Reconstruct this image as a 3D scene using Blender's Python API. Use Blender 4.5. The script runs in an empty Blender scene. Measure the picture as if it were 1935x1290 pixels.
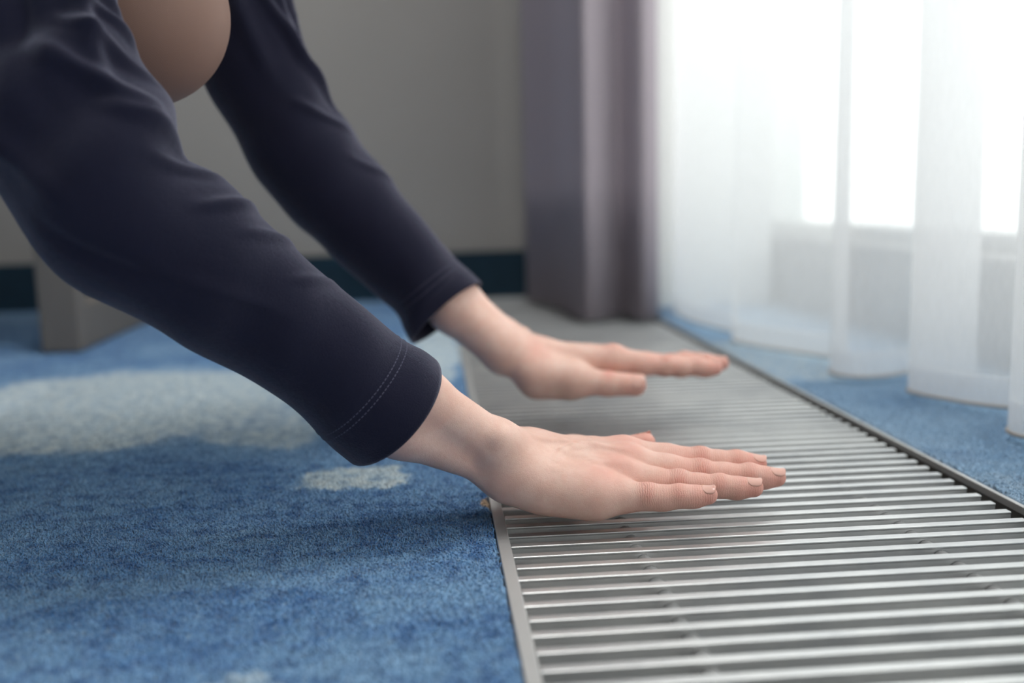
import bpy, bmesh, math, random
import numpy as np
from mathutils import Matrix, Vector

# ------------------------------------------------------------------ camera
scene = bpy.context.scene
COL = scene.collection
FPX, CX, CY, H = 1880.0, 967.5, 645.0, 0.213
R = np.array([[0.9963812629450512, 0.035101798775159815, -0.07740957676394289],
              [-0.08161178934186439, 0.14065568838340614, -0.9866891573164313],
              [-0.02374646694655287, 0.9894361227730359, 0.14301141303902265]])
cam_data = bpy.data.cameras.new('camera')
cam = bpy.data.objects.new('camera', cam_data)
COL.objects.link(cam)
cam_data.sensor_width = 36.0
cam_data.lens = FPX / 1935.0 * 36.0
cam_data.clip_start = 0.02
cam_data.dof.use_dof = True
cam_data.dof.focus_distance = 0.625
cam_data.dof.aperture_fstop = 2.8
cam_data.dof.aperture_blades = 9
m4 = np.eye(4)
m4[:3, :3] = R
m4[2, 3] = H
cam.matrix_world = Matrix(m4.tolist())
scene.camera = cam

# ------------------------------------------------------------------ world, daylight, exposure
world = bpy.data.worlds.new('overcast_sky')
scene.world = world
world.use_nodes = True
bg = world.node_tree.nodes['Background']
bg.inputs['Color'].default_value = (1.0, 1.0, 0.99, 1)
bg.inputs['Strength'].default_value = 2.3
portal = bpy.data.lights.new('window_daylight_portal', 'AREA')
portal.shape = 'RECTANGLE'
portal.size = 5.4
portal.size_y = 2.35
portal.cycles.is_portal = True
po = bpy.data.objects.new('window_daylight_portal', portal)
po.matrix_world = Matrix.Translation((0.86, -0.10, 1.33)) @ Matrix(((0, 0, 1), (1, 0, 0), (0, 1, 0))).to_4x4()
COL.objects.link(po)
vs = scene.view_settings
vs.view_transform = 'Standard'
vs.look = 'None'
vs.gamma = 1.0
vs.use_curve_mapping = False
vs.exposure = 0.40

random.seed(4)
rng = np.random.default_rng(7)


def pix(px, py, Y=None, Z=None, X=None):
    """a pixel's viewing ray met with the plane Y=, Z= or X= (metres)"""
    r = R @ np.array([px - CX, -(py - CY), -FPX])
    t = Y / r[1] if Y is not None else ((Z - H) / r[2] if Z is not None else X / r[0])
    return np.array([0, 0, H]) + t * r


# ------------------------------------------------------------------ helpers
def tag(o, label=None, cat=None, group=None, kind=None):
    if label: o['label'] = label
    if cat: o['category'] = cat
    if group: o['group'] = group
    if kind: o['kind'] = kind
    return o


def link(name, me, mat=None, parent=None, smooth=False):
    o = bpy.data.objects.new(name, me)
    COL.objects.link(o)
    if mat and not me.materials: me.materials.append(mat)
    if parent: o.parent = parent
    if smooth and len(me.polygons):
        me.polygons.foreach_set('use_smooth', np.ones(len(me.polygons), bool))
    return o


def mesh_np(name, V, F):
    """fast mesh from vertex array and an array of equal-sized faces"""
    V = np.asarray(V, np.float32)
    F = np.asarray(F, np.int32)
    me = bpy.data.meshes.new(name)
    me.vertices.add(len(V))
    me.vertices.foreach_set('co', V.ravel())
    n, k = F.shape
    me.loops.add(n * k)
    me.loops.foreach_set('vertex_index', F.ravel())
    me.polygons.add(n)
    me.polygons.foreach_set('loop_start', np.arange(0, n * k, k, dtype=np.int32))
    me.update(calc_edges=True)
    me.validate()
    return me


def empty(name, loc=(0, 0, 0)):
    o = bpy.data.objects.new(name, None)
    o.location = loc
    o.empty_display_size = 0.02
    COL.objects.link(o)
    return o


def box_mesh(name, lo, hi, bevel=0.0, seg=2):
    bm = bmesh.new()
    lo, hi = np.array(lo, float), np.array(hi, float)
    mt = Matrix.Translation(((lo + hi) / 2).tolist()) @ Matrix.Diagonal((*(hi - lo).tolist(), 1))
    bmesh.ops.create_cube(bm, size=1, matrix=mt)
    if bevel:
        bmesh.ops.bevel(bm, geom=bm.edges[:], offset=bevel, segments=seg, profile=0.5, affect='EDGES')
    me = bpy.data.meshes.new(name)
    bm.to_mesh(me)
    bm.free()
    return me


def box(name, lo, hi, mat, parent=None, bevel=0.0, seg=2):
    return link(name, box_mesh(name, lo, hi, bevel, seg), mat, parent, smooth=False)


class NT:
    """small helper round a material's node tree"""
    def __init__(self, name):
        self.m = bpy.data.materials.new(name)
        self.m.use_nodes = True
        self.t = self.m.node_tree
        self.t.nodes.clear()
        self.out = self.t.nodes.new('ShaderNodeOutputMaterial')

    def n(self, kind, **kw):
        nd = self.t.nodes.new('ShaderNode' + kind)
        for k, v in kw.items():
            if k.startswith('i_'):
                self.set(nd, k[2:], v)
            else:
                setattr(nd, k, v)
        return nd

    def set(self, nd, key, v):
        key = int(key) if str(key).isdigit() else key.replace('_', ' ')
        s = nd.inputs[key]
        if isinstance(v, bpy.types.NodeSocket):
            self.t.links.new(v, s)
        else:
            s.default_value = v

    def math(self, op, a, b=0.0, c=None, clamp=False):
        nd = self.n('Math', operation=op, use_clamp=clamp)
        self.set(nd, '0', a); self.set(nd, '1', b)
        if c is not None: self.set(nd, '2', c)
        return nd.outputs[0]

    def mix(self, f, a, b):
        nd = self.n('Mix', data_type='RGBA')
        self.set(nd, '0', f); self.set(nd, '6', a); self.set(nd, '7', b)
        return nd.outputs[2]

    def ramp(self, x, lo, hi, a=0.0, b=1.0):
        nd = self.n('MapRange', interpolation_type='SMOOTHSTEP')
        self.set(nd, '0', x); self.set(nd, '1', lo); self.set(nd, '2', hi)
        self.set(nd, '3', a); self.set(nd, '4', b)
        return nd.outputs[0]

    def noise(self, vec, scale, detail=3.0, rough=0.55, dist=0.0):
        nd = self.n('TexNoise')
        self.set(nd, 'Vector', vec); self.set(nd, 'Scale', scale); self.set(nd, 'Detail', detail)
        self.set(nd, 'Roughness', rough); self.set(nd, 'Distortion', dist)
        return nd.outputs[0]

    def bump(self, h, strength=0.5, dist=0.001, normal=None):
        nd = self.n('Bump')
        self.set(nd, 'Strength', strength); self.set(nd, 'Distance', dist); self.set(nd, 'Height', h)
        if normal is not None: self.set(nd, 'Normal', normal)
        return nd.outputs[0]

    def pos(self):
        return self.n('NewGeometry').outputs['Position']

    def scaled(self, vec, s, loc=(0, 0, 0)):
        nd = self.n('Mapping')
        self.set(nd, 'Vector', vec); nd.inputs['Scale'].default_value = s; nd.inputs['Location'].default_value = loc
        return nd.outputs[0]

    def attr(self, name):
        return self.n('Attribute', attribute_name=name).outputs['Fac']

    def bsdf(self, **kw):
        nd = self.n('BsdfPrincipled')
        for k, v in kw.items(): self.set(nd, k, v)
        self.t.links.new(nd.outputs[0], self.out.inputs[0])
        return nd


def srgb(r, g, b):
    f = lambda c: (c / 255 / 12.92) if c / 255 <= 0.04045 else ((c / 255 + 0.055) / 1.055) ** 2.4
    return (f(r), f(g), f(b), 1.0)


# ------------------------------------------------------------------ materials
def mat_plaster(name, col, rough=0.85, var=0.12, scale=3.0):
    t = NT(name)
    p = t.pos()
    n1 = t.noise(p, scale, 5, 0.6)
    n2 = t.noise(p, 180, 2)
    c = t.mix(n1, tuple(x * (1 - var) for x in col[:3]) + (1,), tuple(min(1, x * (1 + var)) for x in col[:3]) + (1,))
    t.bsdf(Base_Color=c, Roughness=rough, Normal=t.bump(n2, 0.15, 0.001))
    return t.m


def mat_plain(name, col, rough=0.5, metal=0.0, noise_scale=60, var=0.06, bump=0.0):
    t = NT(name)
    p = t.pos()
    n1 = t.noise(p, noise_scale, 3)
    c = t.mix(n1, tuple(x * (1 - var) for x in col[:3]) + (1,), tuple(x * (1 + var) for x in col[:3]) + (1,))
    b = t.bsdf(Base_Color=c, Roughness=rough, Metallic=metal)
    if bump: t.set(b, 'Normal', t.bump(n1, bump, 0.001))
    return t.m


def mat_aluminium():
    t = NT('anodised_aluminium')
    p = t.pos()
    brushed = t.noise(t.scaled(p, (6, 400, 400)), 1.0, 3)
    smudge = t.noise(p, 14, 4, 0.65)
    dust = t.noise(p, 900, 1)
    c = t.mix(t.ramp(smudge, 0.35, 0.7), srgb(226, 226, 225), srgb(206, 207, 208))
    r = t.math('ADD', t.math('MULTIPLY', smudge, 0.16), 0.34)
    r = t.math('ADD', r, t.math('MULTIPLY', t.ramp(dust, 0.66, 0.72), 0.2))
    t.bsdf(Base_Color=c, Metallic=1.0, Roughness=r, Normal=t.bump(brushed, 0.05, 0.0003))
    return t.m


# light patches of the carpet print, right strip's also enlarged for window light: (x, y, rx, ry, strength, rotation)
PATCHES = [(-0.36, 1.08, 0.26, 0.27, 1.1, 0), (-0.40, 0.93, 0.22, 0.10, 1.0, 0), (-0.17, 0.95, 0.09, 0.14, 0.85, 0.3), (-0.62, 1.05, 0.2, 0.2, 0.9, 0),
           (-0.062, 0.752, 0.050, 0.042, 1.05, 0), (-0.10, 0.83, 0.05, 0.035, 0.45, 0.2),
           (-0.165, 0.545, 0.10, 0.022, 0.42, 0.10), (-0.05, 0.555, 0.05, 0.016, 0.35, 0.15),
           (0.005, 0.505, 0.05, 0.035, 0.42, 0), (-0.03, 0.44, 0.045, 0.022, 0.5, 0.2), (-0.10, 0.41, 0.05, 0.016, 0.75, 0),
           (0.0, 1.38, 0.05, 0.34, 0.95, 0), (-0.85, 1.98, 0.4, 0.09, 0.55, 0), (-0.32, 1.50, 0.14, 0.07, 0.35, 0),
           (-0.22, 0.46, 0.05, 0.03, 0.3, 0), (-0.29, 0.62, 0.06, 0.03, 0.2, 0),
           (0.44, 1.22, 0.12, 0.24, 0.8, 0), (0.43, 1.5, 0.08, 0.16, 0.5, 0), (0.43, 0.62, 0.08, 0.09, 0.65, 0), (0.49, 0.74, 0.09, 0.08, 0.5, 0),
           (0.47, 0.90, 0.10, 0.16, 0.38, 0)]


def mat_carpet():
    t = NT('blue_printed_carpet')
    p = t.pos()
    flat = t.scaled(p, (1, 1, 0))
    wn = t.n('TexNoise'); t.set(wn, 'Vector', flat); t.set(wn, 'Scale', 14.0); t.set(wn, 'Detail', 5.0); t.set(wn, 'Roughness', 0.7)
    sub = t.n('VectorMath', operation='SUBTRACT'); t.set(sub, '0', wn.outputs['Color']); sub.inputs[1].default_value = (0.5, 0.5, 0.5)
    sc = t.n('VectorMath', operation='SCALE'); t.set(sc, '0', sub.outputs[0]); sc.inputs['Scale'].default_value = 0.11
    ad = t.n('VectorMath', operation='ADD'); t.set(ad, '0', flat); t.set(ad, '1', sc.outputs[0])
    w = ad.outputs[0]
    acc = None
    for (x, y, rx, ry, s, rot) in PATCHES:
        mp = t.n('Mapping', vector_type='TEXTURE')
        t.set(mp, 'Vector', w)
        mp.inputs['Location'].default_value = (x, y, 0)
        mp.inputs['Rotation'].default_value = (0, 0, rot)
        mp.inputs['Scale'].default_value = (rx, ry, 1)
        ln = t.n('VectorMath', operation='LENGTH'); t.set(ln, '0', mp.outputs[0])
        v = t.math('MULTIPLY', t.ramp(ln.outputs['Value'], 0.58, 1.12, 1.0, 0.0), s)
        acc = v if acc is None else t.math('MAXIMUM', acc, v)
    cloud = t.noise(flat, 9, 5, 0.65)
    mott = t.noise(flat, 75, 3, 0.6)
    fine = t.noise(flat, 430, 2, 0.5)
    speck = t.noise(flat, 170, 2, 0.6)
    base = t.mix(t.ramp(cloud, 0.3, 0.72), srgb(86, 135, 189), srgb(130, 173, 213))
    base = t.mix(t.math('MULTIPLY', t.ramp(mott, 0.45, 0.75), 0.5), base, srgb(130, 174, 212))
    base = t.mix(t.math('MULTIPLY', t.ramp(mott, 0.54, 0.34), 0.7), base, srgb(50, 98, 156))
    sx = t.n('SeparateXYZ'); t.set(sx, '0', flat)
    strip = t.math('MULTIPLY', t.ramp(sx.outputs[0], 0.36, 0.385), t.ramp(cloud, 0.25, 0.6, 0.35, 0.85))
    base = t.mix(strip, base, srgb(184, 216, 242))  # window light falling right of the grille, painted into the carpet colour
    lightc = t.mix(t.ramp(mott, 0.35, 0.7), srgb(196, 218, 230), srgb(230, 240, 242))
    lightc = t.mix(t.ramp(acc, 0.45, 0.95), srgb(142, 184, 220), lightc)      # thin print is light blue, full patches are pale
    f = t.math('ADD', acc, t.math('MULTIPLY', t.math('SUBTRACT', mott, 0.5), t.math('MULTIPLY', acc, 2.2)), clamp=True)
    c = t.mix(f, base, lightc)
    c = t.mix(t.math('MULTIPLY', t.ramp(speck, 0.58, 0.75), 0.45), c, srgb(180, 206, 224))
    c = t.mix(t.math('MULTIPLY', t.ramp(fine, 0.35, 0.65, 1.0, 0.0), 0.25), c, srgb(36, 76, 126))
    # frayed corner where the beige backing shows beside the grille frame
    mp = t.n('Mapping', vector_type='TEXTURE'); t.set(mp, 'Vector', flat)
    fr = pix(919, 950, Z=0.004)
    mp.inputs['Location'].default_value = (fr[0] + 0.002, fr[1], 0); mp.inputs['Scale'].default_value = (0.0075, 0.012, 1)
    ln = t.n('VectorMath', operation='LENGTH'); t.set(ln, '0', mp.outputs[0])
    c = t.mix(t.ramp(t.math('ADD', ln.outputs['Value'], t.math('MULTIPLY', speck, 0.9)), 1.15, 1.4, 1.0, 0.0), c, srgb(205, 178, 150))
    hgt = t.math('ADD', t.noise(flat, 520, 2, 0.6), t.math('MULTIPLY', mott, 0.5))
    b = t.bsdf(Base_Color=c, Roughness=0.95, Normal=t.bump(hgt, 0.9, 0.003))
    t.set(b, 'Specular IOR Level', 0.1)
    t.set(b, 'Sheen Weight', 0.25)
    t.set(b, 'Sheen Roughness', 0.5)
    return t.m


def mat_fabric(name, col, scale=1600, sheen=0.5, bump=0.5):
    t = NT(name)
    p = t.pos()
    n1 = t.noise(p, scale, 2, 0.6)
    n2 = t.noise(p, 55, 4, 0.6)
    c = t.mix(t.math('MULTIPLY', n1, 0.5), tuple(x * 0.75 for x in col[:3]) + (1,), tuple(x * 1.5 for x in col[:3]) + (1,))
    h = t.math('ADD', n1, t.math('MULTIPLY', n2, 1.2))
    b = t.bsdf(Base_Color=c, Roughness=0.9, Normal=t.bump(h, bump, 0.0012))
    t.set(b, 'Specular IOR Level', 0.12)
    t.set(b, 'Sheen Weight', sheen); t.set(b, 'Sheen Roughness', 0.4)
    t.set(b, 'Sheen Tint', (0.75, 0.74, 0.92, 1))
    return t.m


def mat_skin():
    t = NT('skin')
    p = t.pos()
    red = t.attr('red')
    crease = t.attr('crease')
    along = t.attr('along')
    n1 = t.noise(p, 60, 4, 0.6)
    n2 = t.noise(p, 420, 2, 0.6)
    c = t.mix(t.ramp(n1, 0.35, 0.7), srgb(226, 183, 167), srgb(234, 197, 182))
    c = t.mix(t.math('MULTIPLY', t.ramp(n2, 0.5, 0.8), 0.30), c, srgb(224, 172, 154))
    c = t.mix(t.math('MULTIPLY', red, 0.85), c, srgb(228, 150, 136))
    # fine lines across the finger joints, bent by noise
    wob = t.math('ADD', along, t.math('MULTIPLY', t.math('SUBTRACT', t.noise(p, 190, 3), 0.5), 0.0040))
    lines = t.math('SINE', t.math('MULTIPLY', wob, 4200.0))
    lines2 = t.math('MULTIPLY', t.ramp(lines, -0.9, 0.5), crease)
    c = t.mix(t.math('MULTIPLY', t.math('SUBTRACT', crease, lines2, clamp=True), 0.42), c, srgb(198, 112, 94))
    pores = t.n('TexVoronoi', feature='DISTANCE_TO_EDGE'); t.set(pores, 'Vector', p); t.set(pores, 'Scale', 900.0)
    h = t.math('ADD', t.math('MULTIPLY', lines2, 1.2), t.math('MULTIPLY', t.ramp(pores.outputs[0], 0.0, 0.12), 0.22))
    h = t.math('ADD', h, t.math('MULTIPLY', n2, 0.5))
    b = t.bsdf(Base_Color=c, Roughness=0.48, Normal=t.bump(h, 0.55, 0.0006))
    t.set(b, 'Subsurface Weight', 0.22)
    t.set(b, 'Subsurface Radius', (1.0, 0.35, 0.2))
    t.set(b, 'Subsurface Scale', 0.004)
    t.set(b, 'Specular IOR Level', 0.4)
    return t.m


def mat_tights():
    t = NT('sheer_nude_tights')
    p = t.pos()
    wv = t.n('TexWave', wave_type='BANDS', bands_direction='DIAGONAL'); t.set(wv, 'Vector', p); t.set(wv, 'Scale', 620.0)
    c = t.mix(t.math('MULTIPLY', wv.outputs['Fac'], 0.25), srgb(136, 106, 94), srgb(104, 79, 70))
    b = t.bsdf(Base_Color=c, Roughness=0.6, Normal=t.bump(wv.outputs['Fac'], 0.15, 0.0004))
    t.set(b, 'Specular IOR Level', 0.3)
    return t.m


def mat_sheer(name='sheer_white_voile', dens=0.70):
    t = NT(name)
    p = t.pos()
    weft = t.n('TexWave', wave_type='BANDS', bands_direction='Z'); t.set(weft, 'Vector', p); t.set(weft, 'Scale', 190.0); t.set(weft, 'Distortion', 1.5); t.set(weft, 'Detail', 1.0)
    slub = t.noise(t.scaled(p, (900, 900, 60)), 1.0, 2)
    d = t.math('ADD', t.math('MULTIPLY', weft.outputs['Fac'], 0.14), t.math('MULTIPLY', t.math('SUBTRACT', slub, 0.5), 0.22))
    d = t.math('ADD', d, dens - 0.07, clamp=True)
    tr = t.n('BsdfTransparent')
    dif = t.n('BsdfDiffuse'); t.set(dif, 'Color', (0.93, 0.93, 0.94, 1))
    tl = t.n('BsdfTranslucent'); t.set(tl, 'Color', (0.95, 0.95, 0.96, 1))
    m1 = t.n('MixShader', i_0=0.5, i_1=dif.outputs[0], i_2=tl.outputs[0])
    m2 = t.n('MixShader', i_0=d, i_1=tr.outputs[0], i_2=m1.outputs[0])
    t.t.links.new(m2.outputs[0], t.out.inputs[0])
    return t.m


def mat_glass():
    t = NT('window_glass')
    tr = t.n('BsdfTransparent'); t.set(tr, 'Color', (0.96, 0.98, 0.97, 1))
    gl = t.n('BsdfGlossy'); t.set(gl, 'Roughness', 0.02)
    m = t.n('MixShader', i_0=0.06, i_1=tr.outputs[0], i_2=gl.outputs[0])
    t.t.links.new(m.outputs[0], t.out.inputs[0])
    return t.m


M_WALL = mat_plaster('warm_grey_wallpaper', srgb(156, 152, 148), var=0.08, scale=2.5)
M_WHITE = mat_plaster('white_paint', srgb(232, 232, 230), var=0.03)
M_SILL = mat_plaster('grey_sill_wall', srgb(128, 128, 128), var=0.04)
M_CEIL = mat_plaster('white_ceiling_paint', srgb(238, 238, 236), var=0.02)
M_ALU = mat_aluminium()
M_FLANGE = mat_plain('matt_aluminium_flange', srgb(205, 205, 204), 0.5, 0.85, 25, 0.05)
M_SPACER = mat_plain('grey_spacer_sleeve', srgb(150, 150, 150), 0.5, 0.5)
M_TRENCH = mat_plain('dark_trench_steel', srgb(84, 84, 86), 0.6, 0.3)
M_CARPET = mat_carpet()
M_BASE = mat_plain('dark_teal_skirting', srgb(10, 42, 58), 0.9, 0, 40, 0.35, 0.3)
M_NAVY = mat_fabric('navy_jersey', srgb(33, 33, 50), sheen=0.55)
M_THREAD = mat_plain('navy_thread', srgb(92, 92, 112), 0.8)
M_SKIN = mat_skin()
M_TIGHTS = mat_tights()
M_SHEER = mat_sheer()
M_HEM = mat_sheer('sheer_white_voile_hem', 0.78)
M_CORD = mat_plain('beige_weight_cord', srgb(176, 168, 160), 0.9, 0, 900, 0.25, 0.4)
M_DRAPE = mat_fabric('mauve_grey_blackout_cloth', srgb(170, 160, 167), 900, 0.2, 0.2)
M_GLASS = mat_glass()
M_FRAME = mat_plain('white_window_frame', srgb(214, 216, 216), 0.45)
M_BENCH = mat_plain('taupe_painted_wood', srgb(116, 110, 105), 0.6, 0, 30, 0.06)
M_FOAM = mat_fabric('grey_seat_cloth', srgb(120, 116, 114), 900, 0.2, 0.3)
M_HAIR = mat_plain('brown_hair', srgb(70, 48, 36), 0.6, 0, 200, 0.3, 0.4)


def mat_nail():
    t = NT('natural_nail')
    b = t.bsdf(Base_Color=t.mix(t.noise(t.pos(), 300, 2), srgb(222, 166, 150), srgb(230, 180, 166)), Roughness=0.26)
    t.set(b, 'Subsurface Weight', 0.15); t.set(b, 'Subsurface Scale', 0.002)
    return t.m


M_NAIL = mat_nail()

# ------------------------------------------------------------------ room shell
GX0, GX1 = 0.0365, 0.3880          # outer edges of the grille frame
YB = 2.12                          # back wall
XW = 0.66                          # inner face of the window wall
XL, YF, ZC = -3.4, -2.8, 2.62
ST = dict(kind='structure')
fl = empty('floor'); tag(fl, 'blue printed carpet floor with a trench', None, None, 'structure')
conc = mat_plain('concrete_screed', srgb(120, 118, 114), 0.9)
box('screed', (XL, YF, -0.25), (GX0, YB, -0.004), conc, fl)
box('screed', (GX1, YF, -0.25), (XW, 2.6, -0.004), conc, fl)
box('screed', (GX0, YF, -0.25), (GX1, YB, -0.14), conc, fl)
box('screed', (GX0, YF, -0.14), (GX1, -0.16, -0.004), conc, fl)
tag(box('wall_back', (XL, YB, 0), (0.42, YB + 0.15, ZC), M_WALL), 'plain warm grey papered back wall', None, None, 'structure')
tag(box('wall_pier', (0.42, 1.83, 0), (0.635, 2.75, ZC), M_WHITE), 'white painted pier beside the window', None, None, 'structure')
tag(box('wall_niche', (0.635, 2.6, 0), (0.95, 2.75, ZC), M_WHITE), 'white end of the window recess', None, None, 'structure')
tag(box('wall_left', (XL - 0.15, YF, 0), (XL, YB + 0.15, ZC), M_WALL), 'grey wall outside the frame', None, None, 'structure')
tag(box('wall_front', (XL - 0.15, YF - 0.15, 0), (0.95, YF, ZC), M_WALL), 'grey wall behind the camera', None, None, 'structure')
tag(box('ceiling', (XL - 0.15, YF - 0.15, ZC), (0.95, 2.75, ZC + 0.15), M_CEIL), 'white ceiling', None, None, 'structure')
tag(box('wall_right', (XW, YF, -0.25), (0.95, 2.6, 0.128), M_SILL, None, 0.004), 'low grey sill wall under the window', None, None, 'structure')
tag(box('trim_1', (XW, YF, 2.5), (0.95, 2.6, ZC), M_WHITE), 'white window head', None, None, 'structure')
bb = tag(box('baseboard_back', (XL, YB - 0.014, 0), (0.42, YB, 0.102), M_BASE, None, 0.002), 'dark teal carpet skirting along back wall', None, None, 'structure')

# window: frame members and panes
win = empty('window_1', (0.8, -0.5, 0.128)); tag(win, 'white framed window behind the sheer curtain', None, None, 'structure')


def wbox(name, lo, hi, mat, bevel=0.003):
    off = np.array([0.8, -0.5, 0.128])
    o = box(name, np.array(lo) - off, np.array(hi) - off, mat, win, bevel)
    return o


wbox('bottom_rail', (0.76, YF, 0.128), (0.84, 2.6, 0.150), M_FRAME)
wbox('top_rail', (0.76, YF, 2.43), (0.84, 2.6, 2.5), M_FRAME)
mull = [2.57, 2.22, 0.70, -0.55, -1.75, -2.77]
for y in mull:
    wbox('mullion', (0.76, y - 0.03, 0.150), (0.84, y + 0.03, 2.43), M_FRAME)
for a, b in zip(mull[1:], mull[:-1]):
    wbox('glass_pane', (0.797, a + 0.03, 0.150), (0.803, b - 0.03, 2.43), M_GLASS, 0)

# assumed flat ceiling lamp, unseen, added to light hands and carpet from above
lamp = empty('added_ceiling_lamp', (0.15, 0.80, ZC)); tag(lamp, 'square white flush ceiling lamp, assumed and unseen, added as top light above the grille', 'lamp')
box('added_lamp_housing', (-0.42, -0.42, -0.05), (0.42, 0.42, 0.0), M_FRAME, lamp, 0.01)
la = bpy.data.lights.new('added_lamp_light', 'AREA'); la.shape = 'SQUARE'; la.size = 0.78; la.energy = 34.0; la.color = (1.0, 0.985, 0.96)
lo_ = bpy.data.objects.new('added_lamp_light', la); lo_.location = (0, 0, -0.055); COL.objects.link(lo_); lo_.parent = lamp

# ------------------------------------------------------------------ floor grille
PITCH, SLAT_W, SLAT_H = 0.01825, 0.0066, 0.017
G0, G1 = -0.15, YB - 0.02
grille = empty('floor_grille', (0, 0, 0))
tag(grille, 'brushed aluminium slatted floor heating grille sunk between blue carpets', 'grille')


def profile_extrude(name, pts, x0, x1):
    """closed YZ profile extruded along X"""
    n = len(pts)
    V = [(x0, y, z) for y, z in pts] + [(x1, y, z) for y, z in pts]
    F = [(i, (i + 1) % n, n + (i + 1) % n, n + i) for i in range(n)]
    me = bpy.data.meshes.new(name)
    me.from_pydata(V, [], F + [tuple(range(n))[::-1], tuple(range(n, 2 * n))])
    me.update()
    bm = bmesh.new(); bm.from_mesh(me); bmesh.ops.recalc_face_normals(bm, faces=bm.faces[:]); bm.to_mesh(me); bm.free()
    return me


hw = SLAT_W / 2
prof = [(-hw + 0.0005, 0), (hw - 0.0005, 0), (hw - 0.0001, -0.0002), (hw, -0.0006), (hw, -0.0013), (hw - 0.0005, -0.0017), (hw + 0.0011, -SLAT_H),
        (-hw - 0.0011, -SLAT_H), (-hw + 0.0005, -0.0017), (-hw, -0.0013), (-hw, -0.0006), (-hw + 0.0001, -0.0002)]
SX0, SX1 = GX0 + 0.0062, GX1 - 0.0125
slat_me = profile_extrude('slat', prof, SX0, SX1)
slat_me.materials.append(M_ALU)
bm = bmesh.new()
bmesh.ops.create_cone(bm, cap_ends=True, segments=16, radius1=0.0056, radius2=0.0056, depth=PITCH - SLAT_W - 0.0004,
                      matrix=Matrix.Rotation(math.pi / 2, 4, 'X'))
sp_me = bpy.data.meshes.new('spacer'); bm.to_mesh(sp_me); bm.free()
sp_me.materials.append(M_SPACER)
sp_me.polygons.foreach_set('use_smooth', [len(p.vertices) == 4 for p in sp_me.polygons])
y_first = 0.6054 + hw
k0 = int((G0 + 0.02 - y_first) / PITCH)
k1 = int((G1 - 0.01 - y_first) / PITCH)
for k in range(k0, k1 + 1):
    y = y_first + k * PITCH
    o = link('slat', slat_me, None, grille)
    o.location = (random.uniform(-0.0005, 0.0005), y, random.uniform(-0.0001, 0.0001))
    if k < k1:
        for sx in (0.121, 0.2985):
            s = link('spacer', sp_me, None, grille)
            s.location = (sx + random.uniform(-0.0008, 0.0008), y + PITCH / 2, -0.0080)
            s.rotation_euler = (0, random.uniform(0, 6), 0)
# L-shaped frame: flange and inner upright
box('frame', (GX0 - 0.0024, G0, -0.003), (GX0 + 0.0052, G1, 0.0044), M_FLANGE, grille, 0.0006)
box('frame', (GX1 - 0.0042, G0, -0.003), (GX1 - 0.0004, G1, 0.0024), M_FLANGE, grille, 0.0006)
box('frame', (GX0, G0 - 0.006, -0.020), (GX1, G0, 0.0026), M_ALU, grille, 0.0006)
box('frame', (GX0, G1, -0.020), (GX1, G1 + 0.006, 0.0026), M_ALU, grille, 0.0006)
box('support_rail', (GX0 + 0.0052, G0, -0.020), (GX0 + 0.016, G1, -0.0175), M_TRENCH, grille)
box('support_rail', (GX1 - 0.024, G0, -0.020), (GX1 - 0.0062, G1, -0.0175), M_TRENCH, grille)
tr = empty('heater_trench'); tag(tr, 'dark steel heater trench below the slatted grille', 'trench')
box('trench_floor', (GX0 + 0.001, G0, -0.138), (GX1 - 0.001, G1, -0.134), M_TRENCH, tr)
box('trench_side', (GX0 + 0.0005, G0, -0.134), (GX0 + 0.003, G1, -0.0205), M_TRENCH, tr)
box('trench_side', (GX1 - 0.003, G0, -0.134), (GX1 - 0.0005, G1, -0.0205), M_TRENCH, tr)


# ------------------------------------------------------------------ carpets
def carpet(name, x0, x1, y0, y1, label, rag):
    """slab with a finely wavy edge along the grille"""
    ny = int((y1 - y0) / 0.004)
    ys = np.linspace(y0, y1, ny)
    jit = rng.normal(0, 0.0004, ny)
    top = 0.0035
    xe = jit
    xs = np.array([x0, x1])
    V = []
    for i, y in enumerate(ys):
        a, b = (x0, x1 + jit[i] - 0.0006) if rag == 'hi' else (x0 + jit[i] + 0.0006, x1)
        V += [(a, y, -0.004), (b, y, -0.004), (b, y, top - 0.0012), (b - (0.0012 if rag == 'hi' else 0), y, top), (a + (0 if rag == 'hi' else 0.0012), y, top), (a, y, top - 0.0012)]
    F = []
    for i in range(ny - 1):
        for k in range(6):
            F.append((i * 6 + k, i * 6 + (k + 1) % 6, (i + 1) * 6 + (k + 1) % 6, (i + 1) * 6 + k))
    me = mesh_np(name, V, F)
    bm = bmesh.new(); bm.from_mesh(me)
    bmesh.ops.holes_fill(bm, edges=[e for e in bm.edges if e.is_boundary], sides=8)
    bmesh.ops.recalc_face_normals(bm, faces=bm.faces[:]); bm.to_mesh(me); bm.free()
    o = link(name, me, M_CARPET)
    tag(o, label, 'carpet')
    return o


carp_l = carpet('carpet', XL, GX0 - 0.0026, YF, YB - 0.014, 'wide blue mottled carpet with pale patches left of the metal grille', 'hi')
carp_r = carpet('carpet', GX1, XW, YF, 1.83, 'narrow blue carpet strip between the grille and sheer curtain', 'lo')


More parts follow.
